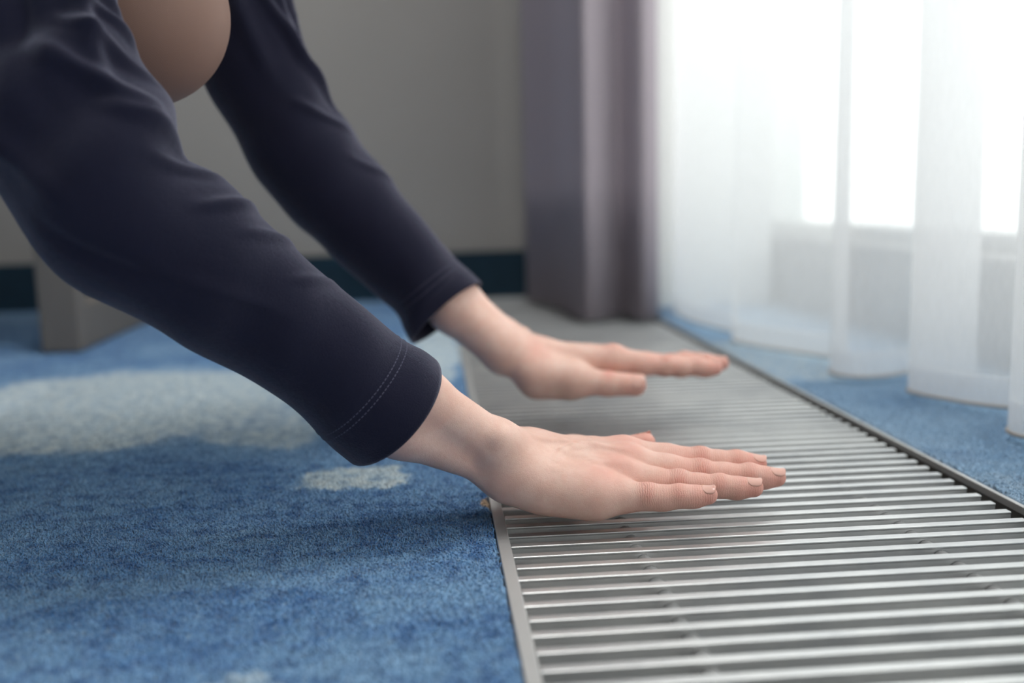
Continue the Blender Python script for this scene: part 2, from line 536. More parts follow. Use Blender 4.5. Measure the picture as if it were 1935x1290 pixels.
def pile(parent, x0, x1, y0, y1, step, h, simple=False, outside=False, fade=None):
    """short leaning wool tufts, only where the photograph resolves them"""
    xs = np.arange(x0, x1, step)
    ys = np.arange(y0, y1, step)
    X, Y = np.meshgrid(xs, ys)
    X = (X + rng.uniform(-.5, .5, X.shape) * step).ravel()
    Y = (Y + rng.uniform(-.5, .5, Y.shape) * step).ravel()
    ok = (X > x0 + 0.0003) & (X < x1 - 0.0003)
    # keep what lies near the view cone
    q = np.stack([X, Y, np.full_like(X, -H)], 1) @ R
    u = CX + q[:, 0] / -q[:, 2] * FPX
    v = CY - q[:, 1] / -q[:, 2] * FPX
    inside = (u > -160) & (u < 2095) & (v < 1480) & (q[:, 2] < -0.05)
    ok &= ~inside if outside else inside
    if fade:                                   # neighbouring tuft fields dissolve into each other
        a, b = fade
        ok &= rng.uniform(0, 1, len(X)) < np.clip((Y - a) / (b - a), 0, 1)
    X, Y = X[ok], Y[ok]
    n = len(X)
    hh = h * rng.uniform(0.55, 1.25, n)
    r = step * rng.uniform(0.38, 0.62, n)
    lx = rng.normal(0, 0.45, n) * h
    ly = rng.normal(0, 0.45, n) * h
    rot = rng.uniform(0, 6.283, n)
    if simple:                                 # plain leaning tufts where the lens blurs them
        V = np.zeros((n, 4, 3))
        for k in range(3):
            a = rot + k * 2.0944
            V[:, k] = np.stack([X + r * 1.15 * np.cos(a), Y + r * 1.15 * np.sin(a), np.full(n, 0.0028)], 1)
        V[:, 3] = np.stack([X + lx, Y + ly, 0.0033 + hh], 1)
        F = [np.stack([np.arange(n) * 4 + a, np.arange(n) * 4 + b, np.arange(n) * 4 + 3], 1) for a, b in ((0, 1), (1, 2), (2, 0))]
        o = link('carpet_pile', mesh_np('carpet_pile', V.reshape(-1, 3), np.concatenate(F)), M_CARPET, parent, smooth=True)
        return tag(o, kind='stuff')
    V = np.zeros((n, 7, 3))
    for k in range(3):
        a = rot + k * 2.0944
        V[:, k] = np.stack([X + r * np.cos(a), Y + r * np.sin(a), np.full(n, 0.0028)], 1)
        V[:, 3 + k] = np.stack([X + lx * .6 + r * .8 * np.cos(a + .5), Y + ly * .6 + r * .8 * np.sin(a + .5), 0.0033 + hh * 0.65], 1)
    V[:, 6] = np.stack([X + lx, Y + ly, 0.0033 + hh], 1)
    F = []
    for a, b, c in ((0, 1, 4), (0, 4, 3), (1, 2, 5), (1, 5, 4), (2, 0, 3), (2, 3, 5), (3, 4, 6), (4, 5, 6), (5, 3, 6)):
        F.append(np.stack([np.arange(n) * 7 + a, np.arange(n) * 7 + b, np.arange(n) * 7 + c], 1))
    me = mesh_np('carpet_pile', V.reshape(-1, 3), np.concatenate(F))
    o = link('carpet_pile', me, M_CARPET, parent, smooth=True)
    tag(o, kind='stuff')
    return o


pile(carp_l, -0.45, GX0 - 0.0034, 0.30, 1.30, 0.0019, 0.0015, fade=(1.30, 0.92))
pile(carp_l, -0.75, GX0 - 0.0034, 0.92, 1.55, 0.0026, 0.0017, True, fade=(0.92, 1.25))
pile(carp_l, -1.2, GX0 - 0.0034, 1.45, 2.10, 0.0040, 0.0022, True)
pile(carp_l, -1.5, GX0 - 0.0034, -0.3, 2.10, 0.0050, 0.0022, True, True)
pile(carp_r, GX1 + 0.0006, 0.58, 0.50, 1.05, 0.0022, 0.0015)
pile(carp_r, GX1 + 0.0006, 0.60, 1.05, 1.80, 0.0034, 0.0020, True)
pile(carp_r, GX1 + 0.0006, 0.64, -0.3, 1.80, 0.0050, 0.0022, True, True)


# ------------------------------------------------------------------ curtains
def catmull(pts, n):
    pts = np.array(pts, float)
    L = np.r_[0, np.cumsum(np.linalg.norm(np.diff(pts, axis=0), axis=1))]
    P = np.vstack([2 * pts[0] - pts[1], pts, 2 * pts[-1] - pts[-2]])
    out = []
    for s in np.linspace(0, L[-1], n):
        i = min(np.searchsorted(L, s, 'right') - 1, len(pts) - 2)
        t = (s - L[i]) / (L[i + 1] - L[i])
        p0, p1, p2, p3 = P[i:i + 4]
        out.append(0.5 * ((2 * p1) + (-p0 + p2) * t + (2 * p0 - 5 * p1 + 4 * p2 - p3) * t * t + (-p0 + 3 * p1 - 3 * p2 + p3) * t ** 3))
    return np.array(out)


def sheet(name, path0, path1, zs, mat, parent, thick=0.0):
    """cloth hanging from path1 (top) to path0 (bottom hem)"""
    n = len(path0)
    V = []
    z0, z1 = zs[0], zs[-1]
    for z in zs:
        t = ((z - z0) / (z1 - z0)) if z1 > z0 else 0
        V.append(np.c_[path0 * (1 - t) + path1 * t, np.full(n, z)])
    V = np.concatenate(V)
    F = []
    for j in range(len(zs) - 1):
        a = np.arange(n - 1) + j * n
        F.append(np.stack([a, a + 1, a + 1 + n, a + n], 1))
    me = mesh_np(name, V, np.concatenate(F))
    o = link(name, me, mat, parent, smooth=True)
    if thick:
        md = o.modifiers.new('thickness', 'SOLIDIFY'); md.thickness = thick
    return o


def tube(name, pts, r, mat, parent, sides=8, closed=False):
    pts = np.array(pts, float)
    n = len(pts)
    T = np.gradient(pts, axis=0)
    T /= np.linalg.norm(T, axis=1)[:, None]
    up = np.array([0, 0, 1.0])
    A = np.cross(T, up); A /= np.linalg.norm(A, axis=1)[:, None]
    B = np.cross(A, T)
    th = np.linspace(0, 2 * math.pi, sides, endpoint=False)
    V = (pts[:, None] + r * (np.cos(th)[None, :, None] * A[:, None] + np.sin(th)[None, :, None] * B[:, None])).reshape(-1, 3)
    F = []
    for k in range(sides):
        a = np.arange(n - 1) * sides + k
        b = np.arange(n - 1) * sides + (k + 1) % sides
        F.append(np.stack([a, b, b + sides, a + sides], 1))
    return link(name, mesh_np(name, V, np.concatenate(F)), mat, parent, smooth=True)


# hem line of the sheer, far end to near end, (x, y) in metres on the floor
hem = [(0.455, 1.80), (0.43, 1.74), (0.412, 1.66), (0.408, 1.54), (0.424, 1.44), (0.43, 1.38), (0.408, 1.325), (0.418, 1.274), (0.442, 1.222), (0.475, 1.16), (0.482, 1.12),
       (0.456, 1.098), (0.438, 1.056), (0.452, 1.025), (0.488, 1.026), (0.525, 1.042), (0.560, 1.038), (0.575, 1.005), (0.545, 0.975), (0.50, 0.972), (0.474, 0.952), (0.473, 0.928), (0.486, 0.899), (0.50, 0.874),
       (0.522, 0.850), (0.53, 0.822), (0.50, 0.800), (0.474, 0.776), (0.469, 0.755), (0.482, 0.735), (0.51, 0.715), (0.525, 0.68), (0.50, 0.64), (0.475, 0.60), (0.49, 0.55), (0.525, 0.50)]
y = 0.50
k = 0
while y > -1.9:
    y -= 0.055
    hem.append((0.5 + 0.03 * math.sin(k * 1.9) + 0.008 * math.sin(k * 0.7), y)); k += 1
hp = catmull(hem, 1400)
hn = len(hp)
# folds gather a little towards the track, so the upper path is a softened copy
ker = np.hanning(15); ker /= ker.sum()
top_path = np.stack([np.convolve(np.pad(hp[:, i], 7, 'edge'), ker, 'valid') for i in (0, 1)], 1)
top_path[:, 1] = hp[:, 1] * 0.6 + top_path[:, 1] * 0.4
top_path[:, 0] = top_path[:, 0] * 0.85 + 0.505 * 0.15
sheer = empty('sheer_curtain', (0.5, 0.5, 0.012)); tag(sheer, 'white translucent voile curtain hanging in folds before the bright window', 'curtain')
z_lo = 0.013
parts = [sheet('voile', hp, top_path, list(np.linspace(z_lo, 2.5, 24)), M_SHEER, sheer)]
mid_t = (0.040 - z_lo) / (2.5 - z_lo)
off = np.gradient(hp, axis=0); off = np.c_[-off[:, 1], off[:, 0]]; off /= np.linalg.norm(off, axis=1)[:, None]
parts.append(sheet('hem_band', hp + off * 0.0012, (hp * (1 - mid_t) + top_path * mid_t) + off * 0.0012, [z_lo, 0.026, 0.040], M_HEM, sheer))
parts.append(tube('weight_cord', np.c_[hp, np.full(hn, z_lo - 0.001)], 0.0017, M_CORD, sheer))
for p_ in parts: p_.matrix_parent_inverse = Matrix.Translation((-0.5, -0.5, -0.012))

# grey blackout drape bunched over the far end of the grille
dr = [(0.195, 2.06), (0.19, 1.99), (0.205, 1.93), (0.228, 1.84), (0.236, 1.76), (0.240, 1.68), (0.246, 1.640), (0.254, 1.622), (0.274, 1.632), (0.298, 1.655), (0.316, 1.672), (0.327, 1.660), (0.333, 1.632), (0.344, 1.612),
      (0.362, 1.620), (0.380, 1.65), (0.384, 1.70), (0.372, 1.76), (0.374, 1.82)]
dp = catmull(dr, 260)
drape = empty('blackout_drape', (0.3, 1.8, 0.01)); tag(drape, 'mauve grey opaque drape gathered over the far end of the grille', 'curtain')
d1 = sheet('drape_cloth', dp, dp * 0.97 + np.array([0.3, 1.8]) * 0.03, list(np.linspace(0.010, 2.5, 12)), M_DRAPE, drape, 0.0015)
d1.matrix_parent_inverse = Matrix.Translation((-0.3, -1.8, -0.01))

track = tag(box('curtain_track', (0.20, -2.0, 2.5), (0.54, 1.82, 2.56), M_FRAME, None, 0.004), 'white ceiling curtain track over the window', 'curtain track')

# ------------------------------------------------------------------ bench behind the arms
bx0, bx1, by0, by1 = -1.05, -0.512, 1.475, 1.86
bench = empty('bench', ((bx0 + bx1) / 2, (by0 + by1) / 2, 0.0036)); tag(bench, 'taupe wooden bench with floor runner partly hidden behind the sleeve', 'bench')
bo = np.array([(bx0 + bx1) / 2, (by0 + by1) / 2, 0.0036])
zf = 0.0068


def bbox_(name, lo, hi, mat, bevel=0.003):
    return box(name, np.array(lo) - bo, np.array(hi) - bo, mat, bench, bevel)


for (lx0, lx1) in ((bx0, bx0 + 0.056), (bx1 - 0.056, bx1)):
    bbox_('runner', (lx0 + 0.002, by0 + 0.03, zf), (lx1 - 0.002, by1, zf + 0.066), M_BENCH)
    bbox_('leg', (lx0, by0, zf), (lx1, by0 + 0.04, 0.40), M_BENCH)
    bbox_('leg', (lx0, by1 - 0.03, zf + 0.066), (lx1, by1, 0.40), M_BENCH)
bbox_('seat_frame', (bx0, by0, 0.40), (bx1, by1, 0.425), M_BENCH)
bbox_('seat_pad', (bx0 + 0.005, by0 + 0.005, 0.425), (bx1 - 0.005, by1 - 0.005, 0.465), M_FOAM, 0.012)


# ------------------------------------------------------------------ the person: implicit surfaces
def cone(P, a, b, ra, rb):
    a, b = np.asarray(a), np.asarray(b)
    ab = b - a
    t = np.clip(((P - a) @ ab) / max(ab @ ab, 1e-12), 0, 1)
    d = np.linalg.norm(P - a - t[:, None] * ab, axis=1)
    return d - (ra + (rb - ra) * t)


def smin(a, b, k):
    h = np.maximum(k - np.abs(a - b), 0) / k
    return np.minimum(a, b) - h * h * k * 0.25


def chain(P, pts, rs, k):
    d = None
    for i in range(len(pts) - 1):
        c_ = cone(P, pts[i], pts[i + 1], rs[i], rs[i + 1])
        d = c_ if d is None else smin(d, c_, k)
    return d


def surface_nets(fn, lo, hi, h):
    """polygonise fn = 0; evaluates the fine grid only near the surface"""
    lo, hi = np.asarray(lo, float), np.asarray(hi, float)
    B = 6
    n = (np.ceil((hi - lo) / h / B).astype(int)) * B
    ax = [lo[i] + h * np.arange(0, n[i] + 1, B) for i in range(3)]
    nb = n // B
    ctr = [lo[i] + h * (np.arange(nb[i]) * B + B / 2) for i in range(3)]
    G = np.stack(np.meshgrid(*ctr, indexing='ij'), -1).reshape(-1, 3)
    dc = np.concatenate([fn(g) for g in np.array_split(G, max(1, len(G) // 200000))])
    near = np.abs(dc) < h * B * 0.95 + 0.004
    val = np.repeat(np.repeat(np.repeat(np.where(dc < 0, -1.0, 1.0).reshape(nb), B, 0), B, 1), B, 2)
    idx = np.argwhere(near.reshape(nb)) * B
    loc = np.stack(np.meshgrid(*[np.arange(B)] * 3, indexing='ij'), -1).reshape(-1, 3)
    I = (idx[:, None] + loc[None]).reshape(-1, 3)
    pts = lo + I * h
    vv = np.concatenate([fn(g) for g in np.array_split(pts, max(1, len(pts) // 200000))])
    val[I[:, 0], I[:, 1], I[:, 2]] = vv
    S = val < 0
    c = np.zeros(tuple(np.array(val.shape) - 1), int)
    for dx in (0, 1):
        for dy in (0, 1):
            for dz in (0, 1):
                c += S[dx:dx + c.shape[0], dy:dy + c.shape[1], dz:dz + c.shape[2]]
    cells = np.argwhere((c > 0) & (c < 8))
    vid = -np.ones(c.shape, int)
    vid[cells[:, 0], cells[:, 1], cells[:, 2]] = np.arange(len(cells))
    acc = np.zeros((len(cells), 3)); cnt = np.zeros(len(cells))
    corners = [(i, j, k) for i in (0, 1) for j in (0, 1) for k in (0, 1)]
    for a in corners:
        for ax_ in range(3):
            if a[ax_]: continue
            b = list(a); b[ax_] = 1
            va = val[cells[:, 0] + a[0], cells[:, 1] + a[1], cells[:, 2] + a[2]]
            vb = val[cells[:, 0] + b[0], cells[:, 1] + b[1], cells[:, 2] + b[2]]
            cr = (va < 0) != (vb < 0)
            t = np.where(cr, va / np.where(cr, va - vb, 1), 0)
            p = np.array(a, float)[None] + t[:, None] * (np.array(b) - np.array(a))[None]
            acc[cr] += p[cr]; cnt[cr] += 1
    V = lo + h * (cells + acc / cnt[:, None])
    F = []
    for ax_ in range(3):
        o1, o2 = [(1, 2), (2, 0), (0, 1)][ax_]
        sl = [slice(None)] * 3; sr = [slice(None)] * 3
        sl[ax_] = slice(0, -1); sr[ax_] = slice(1, None)
        e = np.argwhere(S[tuple(sl)] != S[tuple(sr)])
        e = e[(e[:, o1] > 0) & (e[:, o2] > 0)]
        e = e[(e[:, o1] < c.shape[o1]) & (e[:, o2] < c.shape[o2])]
        q = []
        for d1_, d2_ in ((-1, -1), (0, -1), (0, 0), (-1, 0)):
            cc = e.copy(); cc[:, o1] += d1_; cc[:, o2] += d2_
            q.append(vid[cc[:, 0], cc[:, 1], cc[:, 2]])
        q = np.stack(q, 1)
        flip = ~S[e[:, 0], e[:, 1], e[:, 2]]
        q[flip] = q[flip][:, ::-1]
        F.append(q)
    F = np.concatenate(F)
    F = F[(F >= 0).all(1)]
    # pull the vertices onto the surface
    for _ in range(2):
        g = np.stack([fn(V + d) - fn(V - d) for d in np.eye(3) * h * 0.4], 1) / (0.8 * h)
        d = fn(V)
        V = V - (d / np.maximum((g ** 2).sum(1), 0.2))[:, None] * g * 0.9
    return V, F


class Hand:
    """joints given as (pixel x, pixel y, depth Y); dorsal normal from the knuckle row"""
    def __init__(self, fingers, thumb, carpals, wrist, forearm, elbow, pads, bumps, amap, ak):
        self.amap, self.ak, self.veins = amap, ak, []
        w = lambda q: pix(q[0], q[1], Y=q[2])
        self.f = [([w(j[:3]) for j in fg], [j[3] for j in fg]) for fg in fingers]
        self.th = ([w(j[:3]) for j in thumb], [j[3] for j in thumb])
        self.carp = [(w(q[:3]), q[3]) for q in carpals]
        self.arm = [[(w(q[:3]), q[3]) for q in line] for line in (wrist, forearm, elbow)]
        self.pads = [(w(a[:3]), w(b[:3]), a[3], b[3]) for a, b in pads]
        self.bumps = [(w(q[:3]), q[3], q[4]) for q in bumps]
        across = self.f[3][0][0] - self.f[0][0][0]
        d = sum(f[0][-1] - f[0][0] for f in self.f)
        d /= np.linalg.norm(d)
        n = np.cross(d, across)
        n = n * np.sign(n[2])
        self.n = n / np.linalg.norm(n)
        self.d = d
        allp = [p for f in self.f for p in f[0]] + self.th[0] + [q for q, _ in self.carp] + [q for l in self.arm[:2] for q, _ in l]
        ext = [q + (self.arm[2][i][0] - q) * 0.35 for i, (q, _) in enumerate(self.arm[1])]
        allp += ext
        self.lo = np.min(allp, 0) - 0.034
        self.hi = np.max(allp, 0) + 0.034

    def palm(self, P):
        d = None
        for (c, cr), (pts, rs) in zip(self.carp, self.f):
            x = cone(P, c, pts[0], cr, rs[0])
            d = x if d is None else smin(d, x, 0.010)
        for a, b, ra, rb in self.pads:
            d = smin(d, cone(P, a, b, ra, rb), 0.012)
        # forearm, two parallel bones of flesh
        fa = None
        for i in range(len(self.arm[0])):
            pts = [self.arm[0][i], self.arm[1][i], self.arm[2][i]]
            x = smin(cone(P, pts[0][0], pts[1][0], pts[0][1], pts[1][1]), cone(P, pts[1][0], pts[2][0], pts[1][1], pts[2][1]), 0.01)
            fa = x if fa is None else smin(fa, x, self.ak)
        # wrist to carpals
        for i, (c, cr) in enumerate(self.carp):
            s = self.arm[0][self.amap[i]]
            fa = smin(fa, cone(P, s[0], c, s[1] * 0.86, cr * 0.97), 0.010)
        d = smin(d, fa, 0.014)
        th, tr_ = self.th
        d = smin(d, cone(P, th[0], th[1], tr_[0], tr_[1]), 0.014)
        for c, r, k in self.bumps:
            d = smin(d, np.linalg.norm(P - c, axis=1) - r, k)
        # tendons from the wrist to each knuckle, raised on the back
        for (c, cr), (pts, rs) in zip(self.carp, self.f):
            a = c + self.n * (cr - 0.0040)
            b = pts[0] + self.n * (rs[0] - 0.0022)
            m = a * 0.35 + b * 0.65 + self.n * 0.0006
            d = smin(d, smin(cone(P, a, m, 0.0012, 0.0022), cone(P, m, b, 0.0022, 0.0030), 0.003), 0.0042)
        for a, b, r in self.veins:
            d = smin(d, cone(P, a, b, r, r), 0.0035)
        return d

    def on_skin(self, px, py):
        """first skin point along a viewing ray, so that veins lie on the back of the hand"""
        d = pix(px, py, Y=1.0) - np.array([0, 0, H]); d /= np.linalg.norm(d)
        p = np.array([0, 0, H]) + d * 0.45
        for _ in range(60):
            p = p + d * max(self.sdf(p[None])[0] * 0.8, -0.002)
        return p

    def add_veins(self, lines):
        new = []
        for r, sink, pl in lines:
            q = [self.on_skin(*c) - self.n * (r - sink + (0.0016 if i in (0, len(pl) - 1) else 0)) for i, c in enumerate(pl)]
            new += [(a, b, r) for a, b in zip(q[:-1], q[1:])]
        self.veins = new

    def finger(self, P, pts, rs):
        d = chain(P, pts, rs, 0.004)
        for i in (1, 2):           # knuckle swell on the back of each joint, soft pad beneath the segments
            q = pts[i] + self.n * rs[i] * 0.28
            d = smin(d, np.linalg.norm(P - q, axis=1) - rs[i] * 0.84, 0.004)
            m = (pts[i] + pts[i + 1]) / 2 - self.n * rs[i] * 0.22 if i + 1 < len(pts) else pts[i]
            d = smin(d, np.linalg.norm(P - m, axis=1) - rs[i] * 0.86, 0.006)
        m0 = (pts[0] * 0.45 + pts[1] * 0.55) - self.n * rs[1] * 0.2
        d = smin(d, np.linalg.norm(P - m0, axis=1) - rs[1] * 0.92, 0.008)
        return d

    def sdf(self, P):
        base = self.palm(P)
        out = base
        for pts, rs in self.f:
            out = np.minimum(out, smin(base, self.finger(P, pts, rs), 0.009))
        th, tr_ = self.th
        t = chain(P, th[1:], tr_[1:], 0.004)
        out = np.minimum(out, smin(base, t, 0.010))
        return out

    def mesh(self, h):
        V, F = surface_nets(self.sdf, self.lo, self.hi, h)
        crease = np.zeros(len(V)); along = np.zeros(len(V)); red = np.zeros(len(V))
        gauss = lambda x, s: np.exp(-(x / s) ** 2)
        for (pts, rs) in self.f + [self.th]:
            L = 0.0
            dist = chain(V, pts[1:], rs[1:], 0.002) if pts is self.th[0] else chain(V, pts, rs, 0.002)
            on = np.clip(1 - dist / 0.004, 0, 1)
            axis = pts[-1] - pts[0]; axis /= np.linalg.norm(axis)
            s = (V - pts[0]) @ axis
            along = np.where(on > 0.5, s, along)
            for i in (1, 2):
                if pts is self.th[0] and i == 1: continue
                c0 = (pts[i] - pts[0]) @ axis
                back = np.clip(((V - pts[i]) @ self.n) / rs[i] + 0.25, 0, 1)
                w = gauss(s - c0, 0.0062 if i == 1 else 0.0045) * on * back * (1.0 if i == 1 else 0.45)
                crease = np.maximum(crease, w)
                red = np.maximum(red, 0.8 * gauss(s - c0, 0.006) * on * back)
            tipd = np.linalg.norm(V - pts[-1], axis=1)
            red = np.maximum(red, 0.85 * gauss(tipd, 0.016))
            red = np.maximum(red, 0.55 * gauss(np.linalg.norm(V - pts[0] - self.n * rs[0], axis=1), 0.014))
            if pts is not self.th[0]:
                fingerw = np.clip((s - 0.012) / 0.02, 0, 1) * on
                red = np.maximum(red, 0.34 * fingerw)
                crease = np.maximum(crease, 0.22 * fingerw * np.clip(((V - pts[1]) @ self.n) / rs[1] + 0.6, 0, 1))
            under = np.clip(-((V - pts[1]) @ self.n) / rs[1] * 0.8, 0, 1) * on
            red = np.maximum(red, 0.55 * under)
        return V, F, dict(crease=crease, along=along, red=red)


near = Hand(
    fingers=[[(1178, 858, .655, .0110), (1323, 869, .655, .0082), (1391, 873, .654, .0073), (1432, 876, .653, .0062)],
             [(1185, 876, .640, .0115), (1323, 893, .638, .0084), (1416, 899, .636, .0075), (1467, 902, .635, .0064)],
             [(1168, 904, .624, .0115), (1283, 913, .619, .0080), (1360, 919, .616, .0072), (1424, 921, .613, .0063)],
             [(1138, 933, .608, .0118), (1224, 939, .600, .0079), (1284, 938, .597, .0068), (1338, 935, .595, .0060)]],
    thumb=[(985, 862, .672, .0165), (1085, 860, .692, .0125), (1158, 853, .692, .0092), (1219, 837, .688, .0076)],
    carpals=[(1005, 855, .655, .0130), (1000, 863, .643, .0138), (992, 878, .630, .0140), (982, 898, .617, .0135)],
    wrist=[(939, 840, .614, .0139), (921, 878, .620, .0120), (936, 859, .638, .0150)],
    forearm=[(790, 751, .605, .0178), (757, 801, .607, .0198), (775, 770, .628, .0230)],
    elbow=[(225, 400, .575, .012), (215, 415, .575, .012), (228, 405, .585, .014)],
    pads=[((958, 908, .617, .0130), (1110, 936, .607, .0126)), ((1030, 925, .612, .0140), (1120, 934, .607, .0120)),
          ((985, 885, .665, .0150), (1095, 878, .680, .0120)), ((1060, 890, .640, .0150), (1150, 895, .640, .0130))],
    bumps=[(939, 826, .604, .0080, .004), (980, 868, .624, .006, .006)], amap=(0, 0, 0, 1), ak=.0065)
near.add_veins([(.0016, .0009, [(1005, 822), (1060, 832), (1120, 838), (1178, 846)]), (.0015, .0010, [(1046, 868), (1062, 852), (1084, 844), (1125, 842)]),
                (.0016, .0008, [(1050, 884), (1120, 874), (1186, 872)]),])

far = Hand(
    fingers=[[(1158, 681, .885, .0118), (1256, 692, .883, .0086), (1318, 694, .882, .0076), (1351, 695, .881, .0068)],
             [(1162, 680, .905, .0116), (1266, 688, .905, .0084), (1334, 686, .905, .0075), (1364, 686, .905, .0066)],
             [(1152, 681, .925, .0112), (1240, 686, .926, .0080), (1292, 680, .927, .0071), (1319, 678, .927, .0063)],
             [(1138, 688, .943, .0105), (1205, 694, .946, .0073), (1240, 694, .948, .0064), (1262, 693, .949, .0057)]],
    thumb=[(1012, 704, .872, .0170), (1085, 717, .862, .0128), (1148, 725, .860, .0108), (1200, 727, .858, .0101)],
    carpals=[(1022, 675, .890, .0140), (1020, 672, .905, .0145), (1016, 675, .920, .0145), (1012, 680, .935, .0135)],
    wrist=[(955, 664, .880, .0200), (952, 646, .902, .0195)],
    forearm=[(857, 581, .889, .0218), (858, 570, .902, .0218)],
    elbow=[(585, 290, .892, .012), (580, 285, .896, .012)],
    pads=[((1018, 718, .873, .0165), (1074, 722, .868, .0140)), ((1030, 690, .93, .0145), (1125, 695, .935, .0125)), ((1060, 692, .90, .0140), (1140, 690, .905, .0130))],
    bumps=[(985, 634, .93, .009, .008), (1160, 668, .886, .0080, .006)], amap=(0, 0, 1, 1), ak=.012)

# ---- whole figure, coarse; hidden under clothes or outside the frame save the knee
sh_r, sh_l = pix(30, -500, Y=0.603), pix(398, -350, Y=0.893)
upper_r = [pix(*q[:2], Y=q[2]) for q in ((189, 335, .575), (83, 115, .582), (50, -80, .588), (38, -230, .592))]
upper_l = [pix(*q[:2], Y=q[2]) for q in ((543, 245, .894), (480, 105, .892), (432, -40, .891), (415, -160, .892))]
el_r = near.arm[2][2][0]
el_l = (far.arm[2][0][0] + far.arm[2][1][0]) / 2
pelvis = np.array([-0.77, 0.745, 0.245])
chest = np.array([-0.37, 0.748, 0.525])
waist = np.array([-0.58, 0.746, 0.415])
neck0, neck1 = np.array([-0.235, 0.748, 0.615]), np.array([-0.165, 0.748, 0.685])
head_c = np.array([-0.105, 0.748, 0.745])
kn_r = pix(257, 26, Y=0.715) ; kn_l = kn_r + np.array([-0.085, 0.125, 0.0])
hip_r, hip_l = pelvis + np.array([0.03, -0.085, -0.01]), pelvis + np.array([0.03, 0.085, -0.01])
an_r, an_l = kn_r + np.array([-0.385, 0.0, 0.166 - kn_r[2]]), kn_l + np.array([-0.385, 0.0, 0.166 - kn_l[2]])


def leg_sdf(P, off=0.0):
    d = None
    for hp_, kn, an, y in ((hip_r, kn_r, an_r, -1), (hip_l, kn_l, an_l, 1)):
        x = chain(P, [hip_r * 0 + hp_, (hp_ + kn) / 2 + [0, 0, .01], kn], [0.088, 0.075, 0.058], 0.03)
        cf = kn * 0.62 + an * 0.38 + np.array([-0.005, 0, -0.008])
        x = smin(x, chain(P, [kn, cf, an], [0.056, 0.052, 0.032], 0.02), 0.012)
        heel = an + np.array([-0.045, 0, -0.012]); ball = an + np.array([-0.005, 0, -0.122]); toe = ball + np.array([0.055, 0, -0.012])
        x = smin(x, chain(P, [an, heel], [0.033, 0.028], 0.01), 0.015)
        x = smin(x, chain(P, [heel, ball, toe], [0.028, 0.030, 0.018], 0.012), 0.015)
        d = x if d is None else np.minimum(d, x)
    return d - off


def torso_sdf(P, off=0.0):
    d = chain(P, [pelvis, waist, chest], [0.135, 0.118, 0.128], 0.08)
    d = smin(d, cone(P, pelvis + [0, -.07, 0], pelvis + [0, .07, 0], .125, .125), 0.06)
    d = smin(d, cone(P, chest + [0.03, -.06, .01], chest + [0.03, .06, .01], .118, .118), 0.05)
    d = smin(d, cone(P, sh_r, sh_l, 0.055, 0.055), 0.06)
    return d - off


def head_sdf(P):
    d = cone(P, head_c + [-0.02, 0, 0.02], head_c + [0.015, 0, -0.012], 0.082, 0.074)
    fwd = np.array([0.72, 0, -0.69]); up = np.array([0.69, 0, 0.72])
    q = lambda f, u, s: head_c + fwd * f + up * u + np.array([0, s, 0])
    d = smin(d, cone(P, q(.055, -.055, 0), q(.045, -.085, 0), .042, .030), 0.04)          # jaw and chin
    d = smin(d, cone(P, q(.085, .015, 0), q(.104, -.022, 0), .007, .011), 0.012)         # nose
    for s in (-1, 1):
        d = smin(d, cone(P, q(.068, .028, s * .018), q(.062, .030, s * .042), .010, .009), 0.012)   # brow
        d = smin(d, cone(P, q(.0, .012, s * .078), q(-.006, -.03, s * .074), .013, .009), 0.008)     # ears
        d = -smin(-d, np.linalg.norm(P - q(.094, .008, s * .031), axis=1) - .013, 0.012)             # eye sockets
        d = smin(d, np.linalg.norm(P - q(.074, .006, s * .031), axis=1) - .012, 0.003)               # eyeballs
    d = smin(d, cone(P, q(.082, -.052, -.018), q(.082, -.052, .018), .007, .007), 0.008)  # lips
    return d


def body_sdf(P):
    d = torso_sdf(P)
    d = smin(d, leg_sdf(P, -0.006), 0.01)
    for sh, hd, mid in ((sh_r, near, upper_r), (sh_l, far, upper_l)):
        el = sum(q for q, _ in hd.arm[2]) / len(hd.arm[2])
        fm = (hd.arm[1][0][0] + hd.arm[1][1][0]) / 2
        d = smin(d, chain(P, [el] + mid + [sh], [0.018, 0.020, 0.022, 0.022, 0.024, 0.034], 0.02), 0.015)
        d = smin(d, cone(P, el, el * 0.45 + fm * 0.55, 0.024, 0.016), 0.01)
    d = smin(d, chain(P, [chest + [0.08, 0, .06], neck0, neck1], [0.06, 0.05, 0.048], 0.02), 0.04)
    return smin(d, head_sdf(P), 0.012)


VB, FB = surface_nets(body_sdf, (-1.10, 0.45, -0.02), (0.08, 1.06, 0.92), 0.0085)
V1, F1, A1 = near.mesh(0.00125)
V2, F2, A2 = far.mesh(0.0017)
V = np.concatenate([V1, V2, VB])
F = np.concatenate([F1, F2 + len(V1), FB + len(V1) + len(V2)])
bme = mesh_np('person', V, F)
for nm in ('crease', 'along', 'red'):
    at = bme.attributes.new(nm, 'FLOAT', 'POINT')
    if len(bme.vertices) == len(V):
        at.data.foreach_set('value', np.concatenate([A1[nm], A2[nm], np.zeros(len(VB))]).astype(np.float32))
person = link('person', bme, M_SKIN, None, smooth=True)
tag(person, 'crouching person in navy top holding both flat hands over the metal grille', 'person')


